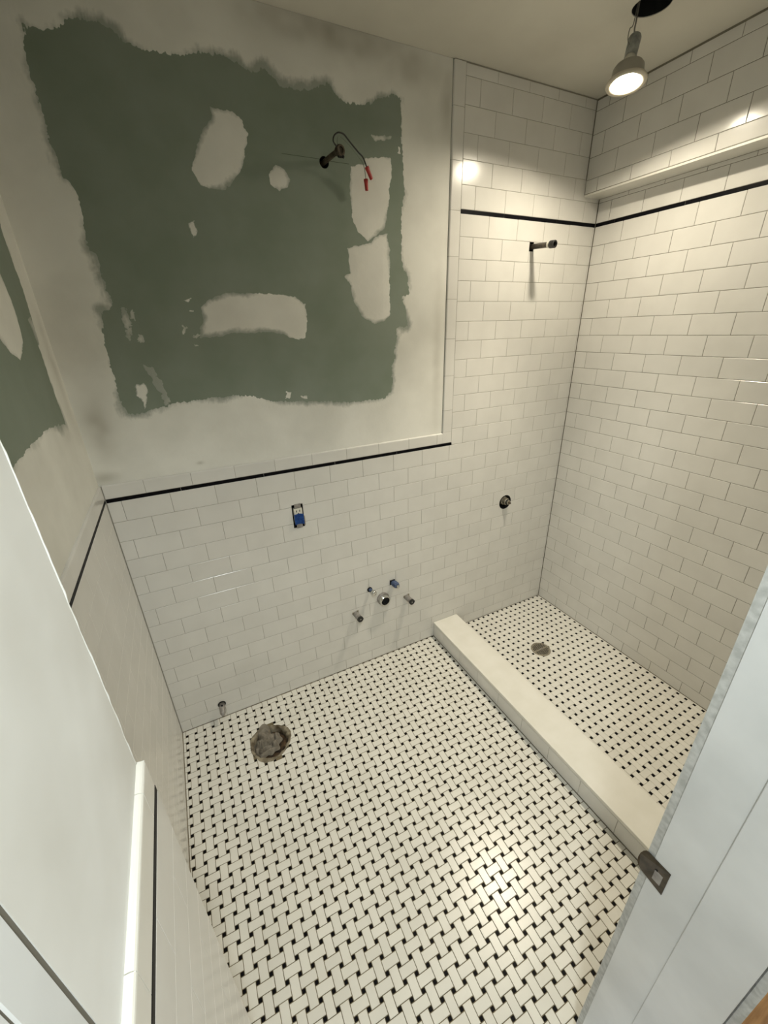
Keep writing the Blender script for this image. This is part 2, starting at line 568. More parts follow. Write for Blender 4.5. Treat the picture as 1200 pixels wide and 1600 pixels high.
def compound(name, frame, parent, field, u0, u1, v0, v1, step, rough=1.0, seed=1, film=0.02, stains=(), height=0.0012, d0=-0.008, streak=0.0, bias=0.25):
    """a coat of joint compound where field > 0, with ragged trowelled edges and a domed thickness"""
    nu = int((u1 - u0) / step) + 2; nv = int((v1 - v0) / step) + 2
    U, V = np.meshgrid(np.linspace(u0, u1, nu), np.linspace(v0, v1, nv), indexing='ij')
    f = field(U, V)
    nz = (vnoise(U * 55, V * 55, seed) - .5) * 0.007 + (vnoise(U * 140, V * 140, seed + 1) - .5) * 0.006 + (vnoise(U * 300, V * 300, seed + 2) - .5) * 0.004
    if streak:
        nz = nz + (vnoise(U * 420, V * 60, seed + 5) - .5) * streak
    f2 = f + nz * rough
    th = np.clip(f2 / film + (vnoise(U * 9, V * 9, seed + 3) - 0.45) * 1.6 + (vnoise(U * 40, V * 40, seed + 4) - .5) * 0.5 + bias, 0.12, 1)
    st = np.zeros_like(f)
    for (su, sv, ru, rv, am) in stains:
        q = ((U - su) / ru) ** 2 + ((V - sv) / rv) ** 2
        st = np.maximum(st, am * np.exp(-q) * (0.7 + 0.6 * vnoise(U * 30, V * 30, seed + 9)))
    hgt = d0 + 0.0002 + height * np.clip(f2 / 0.03, 0, 1) + 0.0004 * (vnoise(U * 14, V * 14, seed + 6) - .5)
    idx = -np.ones(f.shape, np.int64)
    pts = []; col = []
    pos = f2 > 0
    k = np.argwhere(pos)
    idx[pos] = np.arange(len(k))
    pts = [tuple(t) for t in np.stack([U[pos], V[pos], hgt[pos]], 1).tolist()]
    col = np.stack([th[pos], st[pos]], 1).tolist()
    c4 = pos[:-1, :-1].astype(int) + pos[1:, :-1] + pos[1:, 1:] + pos[:-1, 1:]
    full = np.argwhere(c4 == 4)
    i, j = full[:, 0], full[:, 1]
    faces = np.stack([idx[i, j], idx[i + 1, j], idx[i + 1, j + 1], idx[i, j + 1]], 1).tolist()
    cache = {}
    def edge(a, b_):
        key = (a, b_) if a < b_ else (b_, a)
        if key in cache:
            return cache[key]
        fa, fb = f2[a], f2[b_]
        t = fa / (fa - fb)
        u = U[a] + (U[b_] - U[a]) * t; v = V[a] + (V[b_] - V[a]) * t
        pts.append((u, v, d0 + 0.0001)); col.append([0.5 * (th[a] + th[b_]), st[a]])
        cache[key] = len(pts) - 1
        return cache[key]
    for i, j in np.argwhere((c4 > 0) & (c4 < 4)):
        ring = [(i, j), (i + 1, j), (i + 1, j + 1), (i, j + 1)]
        out = []
        for q in range(4):
            a, b_ = ring[q], ring[(q + 1) % 4]
            if pos[a]:
                out.append(int(idx[a]))
            if pos[a] != pos[b_]:
                out.append(edge(a, b_))
        if len(out) >= 3:
            faces.append(out)
    me = bpy.data.meshes.new(name)
    me.from_pydata(pts, [], faces)
    ca = me.attributes.new('thin', 'FLOAT_COLOR', 'POINT')
    arr = np.ones((len(pts), 4), np.float32); arr[:, 1] = 0
    arr[:, :2] = np.array(col, np.float32)
    ca.data.foreach_set('color', arr.ravel())
    me.polygons.foreach_set('use_smooth', np.ones(len(me.polygons), bool))
    me.materials.append(M['compound'])
    return link(name, me, parent, Matrix.Translation(-parent_loc(parent)) @ frame)

# ================================================================ the shell
def shell(name, boxes, m, label, cat):
    bm = bmesh.new()
    for bx in boxes:
        box(bm, *bx)
    return struct(link(name, me_from_bm(bm, name, m)), label, cat)

T = 0.12
wall_back = shell('wall_back', [(-T, W + T, 0.008, T, -0.1, H)], M['green'], 'long back wall, tiled below and in the shower, green wallboard with white patches above', 'wall')
wall_left = shell('wall_left', [(-T, -0.008, D, 0.008, -0.1, H)], M['green'], 'left side wall at the far corner, half hidden by the white wall return', 'wall')
wall_ret = shell('wall_left', [(-0.008, BX - 0.008, DL, BY - 0.006, -0.1, H)], M['paint'], 'bright white wall return beside the doorway with a tiled wainscot', 'wall')
wall_right = shell('wall_right', [(W + 0.008, W + T, D, 0.008, -0.1, H)], M['grout_shower'], 'tiled right wall of the shower with the bulkhead along its top', 'wall')
wall_front = shell('wall_front', [(XJ, W + T, D - 0.167, D, -0.1, H), (-T, BX - 0.020, D - 0.167, DL + 0.001, -0.1, H), (BX - 0.020, XJ, D - 0.167, D, 2.13, H)], M['plaster_and_shade'], 'wall around the doorway the bathroom is seen through', 'wall')
floor = shell('floor', [(-0.008, XC0, D - 0.015, 0.008, -0.09, -0.0013)], M['grout_floor'], 'black and white basketweave mosaic floor left of the shower curb', 'floor')
pan = shell('floor', [(XC1, W + 0.008, D, 0.008, -0.09, -0.0013)], M['grout_pan'], 'basketweave mosaic floor of the shower, around the round drain', 'floor')
ceiling = shell('ceiling', [(-T, W + T, D - 0.167, T, H, H + 0.02)], M['ceiling'], 'grey-beige unpainted ceiling with the round lamp hole', 'ceiling')
hall_floor = shell('floor', [(-1.0, 2.6, -3.2, D - 0.167, -0.09, 0.0)], M['oak'], 'orange-brown oak floor outside the doorway', 'floor')
shell('wall_hall', [(-1.0, 2.6, -3.3, -3.2, 0.0, H), (-1.1, -1.0, -3.2, D - 0.167, 0, H)], M['paint'], 'hallway walls outside the doorway', 'wall')
shell('ceiling', [(-1.0, 2.6, -3.2, D - 0.167, H, H + 0.1)], M['paint'], 'hallway ceiling outside the doorway', 'ceiling')

# ---------------------------------------------------------------- back wall tiling
slab('tile_backing', F_BACK, wall_back, 0, XE + 0.004, -0.02, ZC - 0.004, -0.0085, -0.0012, M['grout'])
slab('tile_backing', F_BACK, wall_back, XE + 0.004, W, -0.02, H - 0.001, -0.0085, -0.0012, M['grout'])
pc = Pieces('wall_tile', F_BACK, wall_back, M['tile'], 0.0011, tilt=0.0011)
for k in range(15):                                            # wainscot courses, carried on into the shower
    v1 = ZS - k * P; v0 = max(v1 - P, 0.0015)
    ph = 0.0446 if k % 2 == 0 else 0.1216
    course(pc, 0.0015, W - 0.0015, v0, v1, ph)
for k in range(12):                                            # shower courses between the two black strips
    v1 = ZU - k * P; v0 = v1 - P
    ph = 0.0446 if k % 2 == 0 else 0.1216
    course(pc, XB, W - 0.0015, v0, v1, ph)
for k in range(6):                                             # courses above the upper strip
    v0 = ZU + SH + k * P; v1 = min(v0 + P, H - 0.004)
    ph = 0.1216 if k % 2 == 0 else 0.0446
    course(pc, XB, (WB if v0 > ZB - 0.02 else W) - 0.0015, v0, v1, ph)
tiles_back = pc.build()
for u0, u1 in [(0.0015, 0.2378), (0.2378, 0.5398), (0.5398, 0.8402), (0.8402, 1.1406), (1.1406, 1.4445)]:
    bullnose('black_strip_tile', F_BACK, wall_back, u0, u1, ZS - 0.002, ZS + SH, 'v1', M['black'], thick=0.004, r=0.0015)
for u0, u1 in [(XB, 1.661), (1.661, 1.9604), (1.9604, W - 0.001)]:
    bullnose('black_strip_tile', F_BACK, wall_back, u0, u1, ZU - 0.0035, ZU + SH + 0.0005, 'v1', M['black'], thick=0.004, r=0.0015)
cuts = [0.0015] + [0.1265 + 0.154 * k for k in range(9)]
for u0, u1 in zip(cuts[:-1], cuts[1:]):
    if u1 < XE:
        bullnose('cap_tile', F_BACK, wall_back, u0, u1, ZS + SH, ZC, 'v1', M['tile'])
bullnose('cap_tile', F_BACK, wall_back, cuts[-1] if cuts[-1] < XE - 0.01 else cuts[-2], XE + 0.002, ZS + SH, ZC, 'v1', M['tile'])
# mitred corner piece where the cap meets the upright border
bm = bmesh.new()
pl = [(XE + 0.001, ZS + SH + 0.0007), (XB - 0.0007, ZS + SH + 0.0007), (XB - 0.0007, ZC + 0.002), (XE + 0.001, ZC + 0.002)]
vs, fs = poly_tile(pl, 0.001, 0.0085)
bv = [bm.verts.new(v) for v in vs]
for f in fs:
    bm.faces.new([bv[i] for i in f])
link('border_tile', me_from_bm(bm, 'border_tile', M['tile']), wall_back, F_BACK)
bcuts = [ZC + 0.002, 1.3172] + [1.471 + 0.154 * k for k in range(7)] + [H - 0.002]
for v0, v1 in zip(bcuts[:-1], bcuts[1:]):
    bullnose('border_tile', F_BACK, wall_back, XE, XB, v0, v1, 'u0', M['tile'])

# ---------------------------------------------------------------- right wall, bulkhead
bulk = link('bulkhead', me_from_bm(box(bmesh.new(), WB + 0.0012, W + 0.008, D, 0.0, ZB, H), 'bulkhead', M['grout_shower']), wall_right)
slab('bulkhead_soffit', Matrix.Identity(4), bulk, WB + 0.001, W + 0.006, D, -0.0005, ZB - 0.006, ZB + 0.001, M['stone'])
slab('tile_backing', F_RIGHT, wall_right, 0.0, -D, -0.02, ZB, -0.0085, -0.0012, M['grout_shower'])
pc = Pieces('wall_tile', F_RIGHT, wall_right, M['tile'], 0.0011, tilt=0.0013)
k = 0
for k in range(27):
    v1 = ZU - k * P; v0 = max(v1 - P, 0.0015)
    course(pc, 0.0015, -D, v0, v1, 0.1445 if k % 2 == 0 else 0.0675, 0.0017)
for k in range(2):
    v0 = ZU + SH + k * P; v1 = min(v0 + P, ZB - 0.006)
    course(pc, 0.0015, -D, v0, v1, 0.0675 if k % 2 == 0 else 0.1445, 0.0017)
pc.build()
for a, c in [(0.0015, 0.0993), (0.0993, 0.3992), (0.3992, 0.70), (0.70, 1.0), (1.0, 1.3), (1.3, -D)]:
    bullnose('black_strip_tile', F_RIGHT, wall_right, a, c, ZU - 0.0035, ZU + SH + 0.0005, 'v1', M['black'], thick=0.004, r=0.0015)
pc = Pieces('bulkhead_tile', F_BULK @ Matrix.Translation((0, ZB + 0.027, 0.0005)) @ Matrix.Rotation(math.radians(2.4), 4, 'X'), wall_right, M['tile'], 0.0016, tilt=0.0015)
course(pc, 0.0015, -D, -0.025, 0.025, 0.061, 0.0017)
pc.build()
pc = Pieces('bulkhead_tile', F_BULK, wall_right, M['tile'], 0.0011, tilt=0.0015)
for k in range(4):
    v0 = ZB + 0.052 + k * P; v1 = min(v0 + P, H - 0.006)
    course(pc, 0.0015, -D, v0, v1, 0.1368 if k % 2 == 0 else 0.061, 0.0017)
pc.build()

# ---------------------------------------------------------------- left wall and return tiling
slab('tile_backing', F_LEFT, wall_left, BY + 0.001, 0, -0.02, ZC - 0.004, -0.0085, -0.0006, M['tile'])
pc = Pieces('wall_tile', F_LEFT, wall_left, M['tile'], 0.0006)
for k in range(15):
    v1 = ZS - k * P; v0 = max(v1 - P, 0.0015)
    course(pc, BY + 0.0015, -0.0015, v0, v1, -0.03 if k % 2 == 0 else -0.107, 0.0008)
pc.build()
a = -0.0015
for c in (-0.27, -0.57, -0.87, BY + 0.0015):
    bullnose('black_strip_tile', F_LEFT, wall_left, c, a, ZS, ZS + SH, 'v1', M['black'], thick=0.004, r=0.0015)
    a = c
a = -0.0015
for c in (-0.12, -0.274, -0.428, -0.582, -0.736, -0.89, -1.044, BY + 0.0015):
    bullnose('cap_tile', F_LEFT, wall_left, c, a, ZS + SH, ZC, 'v1', M['tile'], j=0.001)
    a = c
slab('tile_backing', F_RET, wall_ret, DL + 0.002, BY - 0.001, -0.02, ZC - 0.004, -0.0085, -0.0008, M['tile'])
pc = Pieces('wall_tile', F_RET, wall_ret, M['tile'], 0.0004)
for k in range(15):
    v1 = ZS - k * P; v0 = max(v1 - P, 0.0015)
    course(pc, DL + 0.002, BY, v0, v1, BY - (0.06 if k % 2 else 0.137), 0.0006)
pc.build()
bullnose('black_strip_tile', F_RET, wall_ret, DL + 0.002, BY, ZS, ZS + SH, 'v1', M['black'], thick=0.004, r=0.0015)
a = BY - 0.003
for c in (-1.215, -1.369, DL + 0.002):
    bullnose('cap_tile', F_RET, wall_ret, c, a, ZS + SH, ZC, 'v1', M['stone'], j=0.001)
    a = c

# chipped plaster bead on the outer corner of the return
bm = bmesh.new()
n = 260
zs_ = np.linspace(ZC, 2.5, n)
j1 = vnoise(zs_ * 90, zs_ * 0 + 3.3, 8); j2 = vnoise(zs_ * 28, zs_ * 0 + 7.1, 9)
tube(bm, [(BX - 0.0092 + 0.0012 * a, BY - 0.0072 + 0.006 * max(0.0, b_ - 0.5) + 0.002 * a, z) for z, a, b_ in zip(zs_.tolist(), j1.tolist(), j2.tolist())], 0.0015, 6)
part('corner_bead', bm, M['paint'], wall_ret, True)

# ---------------------------------------------------------------- green board and joint compound
GREEN = [(0.147, 2.362), (0.155, 2.357), (0.186, 2.361), (0.233, 2.375), (0.236, 2.385), (0.255, 2.391), (0.292, 2.396), (0.315, 2.395), (0.345, 2.385), (0.346, 2.38), (0.36, 2.37), (0.388, 2.366), (0.428, 2.364), (0.469, 2.363), (0.502, 2.369), (0.531, 2.383), (0.56, 2.385), (0.606, 2.387), (0.644, 2.381), (0.665, 2.366), (0.697, 2.369), (0.711, 2.381), (0.734, 2.371), (0.757, 2.358), (0.77, 2.351), (0.803, 2.349), (0.843, 2.35), (0.87, 2.354), (0.893, 2.371), (0.925, 2.377), (0.945, 2.358), (0.97, 2.345), (0.992, 2.34), (1.038, 2.347), (1.075, 2.359), (1.116, 2.376), (1.16, 2.391), (1.184, 2.381), (1.184, 2.352), (1.179, 2.305), (1.183, 2.249), (1.188, 2.213), (1.187, 2.158), (1.192, 2.114), (1.181, 2.074), (1.178, 2.009), (1.177, 1.926), (1.185, 1.884), (1.205, 1.856), (1.211, 1.818), (1.208, 1.794), (1.178, 1.789), (1.193, 1.743), (1.204, 1.679), (1.147, 1.676), (1.153, 1.64), (1.143, 1.584), (1.13, 1.527), (1.128, 1.457), (1.124, 1.426), (1.087, 1.402), (1.078, 1.403), (1.026, 1.4), (0.93, 1.401), (0.783, 1.418), (0.666, 1.429), (0.601, 1.435), (0.557, 1.456), (0.497, 1.466), (0.439, 1.466), (0.354, 1.463), (0.283, 1.459), (0.229, 1.447), (0.195, 1.44), (0.15, 1.437), (0.139, 1.442), (0.13, 1.46), (0.126, 1.501), (0.131, 1.554), (0.132, 1.611), (0.126, 1.649), (0.135, 1.703), (0.147, 1.746), (0.178, 1.758), (0.173, 1.801), (0.17, 1.851), (0.169, 1.887), (0.157, 1.903), (0.159, 1.949), (0.165, 1.998), (0.164, 2.051), (0.144, 2.067), (0.142, 2.094), (0.135, 2.133), (0.136, 2.172), (0.135, 2.222), (0.135, 2.262), (0.136, 2.309)]
SMEAR = [(0.218, 1.587), (0.239, 1.58), (0.259, 1.535), (0.274, 1.464), (0.255, 1.458), (0.239, 1.522)]
PATCHES = [
    [(0.551, 2.27), (0.608, 2.269), (0.637, 2.252), (0.649, 2.221), (0.636, 2.184), (0.618, 2.136), (0.592, 2.107), (0.561, 2.076), (0.523, 2.076), (0.488, 2.081), (0.472, 2.115), (0.495, 2.168), (0.522, 2.219), (0.549, 2.241)],
    [(0.724, 2.157), (0.749, 2.15), (0.771, 2.124), (0.758, 2.102), (0.729, 2.09), (0.7, 2.105), (0.7, 2.128)],
    [(1.037, 2.206), (1.139, 2.221), (1.141, 2.183), (1.129, 2.121), (1.119, 2.05), (1.105, 2.01), (1.078, 1.993), (1.038, 1.967), (1.001, 1.992), (0.979, 2.035), (0.977, 2.108), (0.984, 2.179), (1.032, 2.189)],
    [(0.953, 1.941), (1.051, 1.962), (1.07, 1.986), (1.118, 1.995), (1.127, 1.924), (1.122, 1.721), (1.096, 1.7), (1.053, 1.694), (1.007, 1.713), (0.994, 1.733), (0.97, 1.773), (0.958, 1.83), (0.937, 1.852), (0.96, 1.863), (0.959, 1.918)],
    [(0.427, 1.754), (0.456, 1.778), (0.511, 1.795), (0.609, 1.796), (0.681, 1.792), (0.748, 1.783), (0.779, 1.762), (0.781, 1.695), (0.766, 1.65), (0.741, 1.644), (0.709, 1.654), (0.68, 1.665), (0.62, 1.676), (0.59, 1.672), (0.519, 1.674), (0.439, 1.661), (0.405, 1.662), (0.411, 1.691), (0.424, 1.716)],
    [(1.065, 2.272), (1.143, 2.279), (1.138, 2.269), (1.081, 2.257)],
    [(0.435, 1.981), (0.452, 1.991), (0.454, 1.958), (0.441, 1.945)],
    [(0.177, 1.521), (0.184, 1.528), (0.198, 1.525), (0.205, 1.531), (0.213, 1.524), (0.21, 1.498), (0.202, 1.471), (0.189, 1.447), (0.189, 1.479), (0.178, 1.494)],
    [(0.673, 1.464), (0.69, 1.46), (0.682, 1.437), (0.665, 1.439)],
    [(0.198, 1.755), (0.207, 1.758), (0.214, 1.724), (0.209, 1.683), (0.196, 1.659), (0.191, 1.68), (0.194, 1.714)],
    [(0.225, 1.748), (0.229, 1.737), (0.227, 1.719), (0.22, 1.726)],
    [(0.223, 1.688), (0.233, 1.673), (0.236, 1.654), (0.224, 1.658)],
    [(0.379, 1.774), (0.39, 1.778), (0.402, 1.78), (0.387, 1.765)],
    [(0.389, 1.746), (0.402, 1.744), (0.401, 1.739), (0.388, 1.741)],
    [(0.38, 1.645), (0.397, 1.642), (0.398, 1.636), (0.382, 1.635)],
    [(0.358, 1.7), (0.368, 1.7), (0.368, 1.682), (0.355, 1.675)],
    [(0.386, 1.664), (0.401, 1.679), (0.405, 1.67), (0.398, 1.658)],
    [(0.726, 1.443), (0.751, 1.441), (0.753, 1.428), (0.735, 1.432)],
    [(1.17, 2.252), (1.175, 2.253), (1.175, 2.235), (1.17, 2.235)],
    SMEAR]
compound('joint_compound', F_BACK, wall_back, lambda U, V: -sdf(GREEN, U, V), -0.0075, XE - 0.0012, ZC - 0.006, H - 0.0005, 0.003, 1.0, 3, 0.022,
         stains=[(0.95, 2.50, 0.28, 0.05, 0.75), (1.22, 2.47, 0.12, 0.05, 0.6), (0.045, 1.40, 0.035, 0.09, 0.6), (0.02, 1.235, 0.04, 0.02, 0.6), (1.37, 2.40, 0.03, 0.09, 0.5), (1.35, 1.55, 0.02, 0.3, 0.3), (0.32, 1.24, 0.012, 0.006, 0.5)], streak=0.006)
for n, pl in enumerate(PATCHES):
    xs = [p[0] for p in pl]; zs = [p[1] for p in pl]
    big = (max(xs) - min(xs)) > 0.05
    thin = n in (9, 10, 11, 15, 16)
    smear = n == 19
    compound('compound_patch', F_BACK, wall_back, (lambda q: lambda U, V: sdf(q, U, V))(pl), min(xs) - 0.012, max(xs) + 0.012, min(zs) - 0.012, max(zs) + 0.012,
             0.0025 if big else 0.0012, 1.3 if smear else 0.7 if big else (1.2 if thin else 0.75), 20 + n * 7, 0.4 if smear else (0.014 if big else (0.03 if thin else 0.004)), height=0.0015 if big else 0.0006, bias=-0.35 if smear else (0.45 if big else 0.25))
slab('board_seam', F_BACK, wall_back, 0.748, 0.873, 2.1862, 2.1876, -0.0082, -0.0078, M['seam'])
slab('board_seam', F_BACK, wall_back, 0.907, 0.978, 2.1842, 2.1858, -0.0082, -0.0078, M['seam'])
LGREEN = [(-0.1, 2.6), (-0.098, 1.933), (-0.106, 1.912), (-0.102, 1.852), (-0.095, 1.796), (-0.105, 1.735), (-0.135, 1.657), (-0.14, 1.584), (-0.143, 1.534), (-0.136, 1.489), (-0.138, 1.444), (-0.211, 1.459), (-0.265, 1.465), (-0.357, 1.47), (-0.454, 1.466), (-0.523, 1.465), (-0.618, 1.455), (-1.1, 1.45), (-1.1, 2.6)]
compound('joint_compound', F_LEFT, wall_left, lambda U, V: -sdf(LGREEN, U, V), BY, 0.0075, ZC - 0.006, H - 0.0005, 0.004, 0.8, 61, 0.03,
         stains=[(-0.05, 1.62, 0.03, 0.12, 0.35), (-0.17, 1.42, 0.05, 0.03, 0.35)])
lp = [(-0.40, 1.93), (-0.259, 1.82), (-0.241, 1.763), (-0.241, 1.729), (-0.265, 1.673), (-0.293, 1.653), (-0.342, 1.63), (-0.387, 1.646), (-0.428, 1.675), (-0.48, 1.72)]
compound('compound_patch', F_LEFT, wall_left, lambda U, V: sdf(lp, U, V), -0.5, -0.22, 1.6, 1.95, 0.003, 0.6, 77, 0.03)
lq = [(-0.116, 1.728), (-0.106, 1.71), (-0.115, 1.649), (-0.135, 1.657), (-0.144, 1.696), (-0.150, 1.718)]
compound('compound_patch', F_LEFT, wall_left, lambda U, V: sdf(lq, U, V), -0.17, -0.09, 1.63, 1.75, 0.002, 0.4, 78, 0.05)

# ---------------------------------------------------------------- mosaic floors (basketweave)
HOLE = (0.352, -0.238, 0.088)
def mosaic(parent, org, u, v, x0, x1, y0, y1, m, hole=None, wt=0.0240, gap=0.0019, flip=0, nu=(-3, 50), nv=(-3, 50)):
    cu = math.hypot(*u); cv = math.hypot(*v)
    c = (cu + cv) / 2
    eu = (u[0] / cu, u[1] / cu); ev = (v[0] / cv, v[1] / cv)
    Lg = 2 * (c - gap) - wt
    dd = c - wt - 2 * gap
    rects = Pieces('mosaic_tile', F_FLOOR, parent, m, 0.0009, tilt=0.003)
    dots = Pieces('black_dot_tile', F_FLOOR, parent, M['black'], 0.0006)
    def quad(cx, cy, a, b_):
        pl = []
        for sa, sb in ((-1, -1), (1, -1), (1, 1), (-1, 1)):
            pl.append((cx + sa * a * eu[0] + sb * b_ * ev[0], cy + sa * a * eu[1] + sb * b_ * ev[1]))
        ar = sum(pl[k - 1][0] * pl[k][1] - pl[k][0] * pl[k - 1][1] for k in range(4))
        return pl if ar > 0 else pl[::-1]
    def gone(cx, cy):
        return hole and math.hypot(cx - hole[0], cy - hole[1]) < hole[2] - 0.004
    for i in range(*nu):
        for j in range(*nv):
            cx = org[0] + u[0] * i + v[0] * j; cy = org[1] + u[1] * i + v[1] * j
            if not gone(cx, cy):
                pl = clip(quad(cx, cy, dd / 2, dd / 2), x0, x1, y0, y1)
                if pl:
                    dots.add(pl)
            cx += (u[0] + v[0]) / 2; cy += (u[1] + v[1]) / 2
            if gone(cx, cy):
                continue
            a, b_ = (wt / 2, Lg / 2) if (i + j + flip) % 2 == 0 else (Lg / 2, wt / 2)
            pl = clip(quad(cx, cy, a, b_), x0, x1, y0, y1)
            if pl:
                rects.add(pl)
    return rects.build() + dots.build()
mos = mosaic(floor, (0.0184, -0.0315), (0.03722, -0.0002), (-0.0004, -0.0373), 0.002, XC0 - 0.002, D - 0.013, -0.0015, M['mosaic'], HOLE)
mosaic(pan, (2.1955, -0.0050), (-0.0382, -0.0003), (0.0, -0.03805), XC1 + 0.001, W - 0.002, D + 0.002, -0.0012, M['mosaic'], None, wt=0.0248, gap=0.0010)

# ---------------------------------------------------------------- door frame
jm = M['jamb']
door = shell('door_1', [(XJ - 0.002, XJ + 0.018, D - 0.167, D - 0.0125, 0.0, 2.13)], jm, 'white painted door frame at the right edge with a bronze strike plate', 'door frame')
bm = bmesh.new(); box(bm, XJ - 0.0055, XJ - 0.002, D - 0.167, D - 0.083, 0.0, 2.115, 0.0008)
part('door_stop', bm, jm, door)
bm = bmesh.new(); box(bm, BX - 0.020, BX - 0.0075, -1.4425, DL - 0.004, 0.0, 2.115, 0.001)
part('jamb', bm, jm, door)
bm = bmesh.new(); box(bm, BX - 0.020, BX - 0.0075, D - 0.167, -1.4440, 0.0, 2.115, 0.001)
part('jamb', bm, jm, door)
bm = bmesh.new(); box(bm, BX - 0.020, BX - 0.0085, DL - 0.0042, DL - 0.0002, 0.0, 2.115)
part('shadow_strip', bm, M['gap'], door)  # added dark strip: painted shadow line between wall return and jamb
bm = bmesh.new(); box(bm, BX - 0.020, BX - 0.0085, -1.4442, -1.4423, 0.0, 2.115)
part('shadow_strip', bm, M['gap'], door)  # added dark strip: painted shadow line between the two jamb boards
bm = bmesh.new(); box(bm, BX - 0.012, XJ + 0.018, D - 0.167, D - 0.012, 2.115, 2.132, 0.001)
part('jamb', bm, jm, door)
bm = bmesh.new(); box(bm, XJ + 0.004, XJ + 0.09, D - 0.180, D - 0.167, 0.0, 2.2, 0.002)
part('casing', bm, M['plaster_and_shade'], door)  # darker plaster colour here paints in the shade of the jamb end
# strike plate: sheet with a rounded, outward-curled lip
bm = bmesh.new()
def strike_pts(y):
    t = (y + 1.4676) / (1.4230 - 1.4676)
    return t
prof = []
ya, yb = -1.4676, -1.4265
outline = [(ya, 0.7631), (ya, 0.8262), (-1.4300, 0.8252), (-1.4262, 0.8228), (-1.4234, 0.8190), (-1.4215, 0.812), (-1.4208, 0.8), (-1.4215, 0.788), (-1.4232, 0.7803), (-1.4256, 0.7745), (-1.4290, 0.7700)]
def sx(y):
    return XJ - 0.0036 - max(0.0, (y + 1.4270)) ** 1.4 * 6.0
f0 = [bm.verts.new((sx(y), y, z)) for y, z in outline]
f1 = [bm.verts.new((sx(y) + 0.0018, y, z)) for y, z in outline]
bm.faces.new(f0); bm.faces.new(f1[::-1])
for k in range(len(f0)):
    bm.faces.new((f0[k - 1], f0[k], f1[k], f1[k - 1]))
sp = part('strike_plate', bm, M['bronze'], door)
sp['label'] = 'dark bronze strike plate'
bm = bmesh.new(); box(bm, XJ - 0.0042, XJ - 0.0030, -1.4605, -1.4475, 0.779, 0.805)
part('latch_hole', bm, M['grey_metal'], sp)
bm = bmesh.new(); box(bm, XJ - 0.0044, XJ - 0.0030, -1.4515, -1.4465, 0.8045, 0.810)
part('latch_hole', bm, M['dark'], sp)
bm = bmesh.new(); lathe(bm, [(0.0, 0.0012), (0.003, 0.0008), (0.0038, 0)], (XJ - 0.0036, -1.4285, 0.819), (-1, 0, 0), 12)
part('screw', bm, M['bronze'], sp, True)

# ================================================================ things
# ---- curb
curb = thing('shower_curb', 'white stone-topped curb between the main floor and the shower floor', 'curb', (1.45, -0.7, 0))
bm = bmesh.new(); box(bm, XC0 + 0.0012, XC1 - 0.001, D + 0.001, -0.0005, -0.08, ZK - 0.014)
part('curb_core', bm, M['grout'], curb)
bm = bmesh.new(); box(bm, XC0 - 0.003, XC1 + 0.002, D + 0.002, -0.001, ZK - 0.014, ZK, 0.0018, 2)
part('curb_top', bm, M['stone'], curb)
pc = Pieces('curb_tile', F_CURB, curb, M['tile'], 0.0009)
course(pc, 0.002, -D - 0.002, 0.0015, 0.079, 0.098)
pc.rect(0.002, -D - 0.002, 0.0795, ZK - 0.0145)
pc.build()

# ---- shower drain
dc = (1.838, -0.383, 0.0)
sd = thing('shower_drain', 'round slotted metal drain set in the shower floor', 'drain', dc)
bm = bmesh.new()
lathe(bm, [(0, -0.001), (0.053, -0.001), (0.053, 0.0012), (0.0515, 0.0022), (0.046, 0.0022), (0.0455, 0.0012), (0, 0.0012)], dc, (0, 0, 1), 40)
part('drain_plate', bm, M['drain'], sd, False)
for k in range(-4, 5):
    x = dc[0] + k * 0.0092
    hh = math.sqrt(max(0, 0.0425 ** 2 - (k * 0.0092) ** 2))
    if hh > 0.006:
        for sg in (-1, 1):
            y0, y1 = sorted((dc[1] + sg * 0.005, dc[1] + sg * hh))
            part('slot', box(bmesh.new(), x - 0.0022, x + 0.0022, y0, y1, 0.0010, 0.0016), M['dark'], sd)
bm = bmesh.new(); box(bm, dc[0] - 0.014, dc[0] + 0.014, dc[1] - 0.0032, dc[1] + 0.0032, 0.001, 0.0026, 0.0006)
part('cross_bar', bm, M['grey_metal'], sd)

# ---- toilet drain hole
hx, hy, hr = HOLE
cf = thing('toilet_drain_hole', 'rough round toilet drain hole with brown dirt in the mosaic floor', 'drain', (hx, hy, 0))
bm = bmesh.new()
rng = random.Random(3)
ring_o = []; ring_m = []; ring_i = []; ring_b = []
n = 48
for k in range(n):
    t = 2 * PI * k / n
    ro = hr * (1.02 + 0.06 * math.sin(3 * t + 1) + rng.uniform(-0.03, 0.03))
    rm = hr * (0.93 + rng.uniform(-0.03, 0.03)); ri = hr * (0.84 + rng.uniform(-0.05, 0.05))
    for lst, r, z in ((ring_o, ro, 0.0004), (ring_m, rm, 0.0034 + rng.uniform(-0.001, 0.001)), (ring_i, ri, -0.004), (ring_b, hr * 0.8, -0.035)):
        lst.append(bm.verts.new((hx + r * math.cos(t), hy + r * math.sin(t), z)))
for a, c in ((ring_o, ring_m), (ring_m, ring_i), (ring_i, ring_b)):
    for k in range(n):
        bm.faces.new((a[k - 1], a[k], c[k], c[k - 1]))
part('mortar_rim', bm, M['mortar'], cf, True)
bm = bmesh.new()
lathe(bm, [(hr * 0.82, -0.030), (hr * 0.7, -0.022), (hr * 0.5, -0.032), (0, -0.034)], (hx, hy, 0), (0, 0, 1), 36)
for v in bm.verts:
    v.co.z += rng.uniform(-0.005, 0.005)
part('dirt', bm, M['dirt'], cf, True)

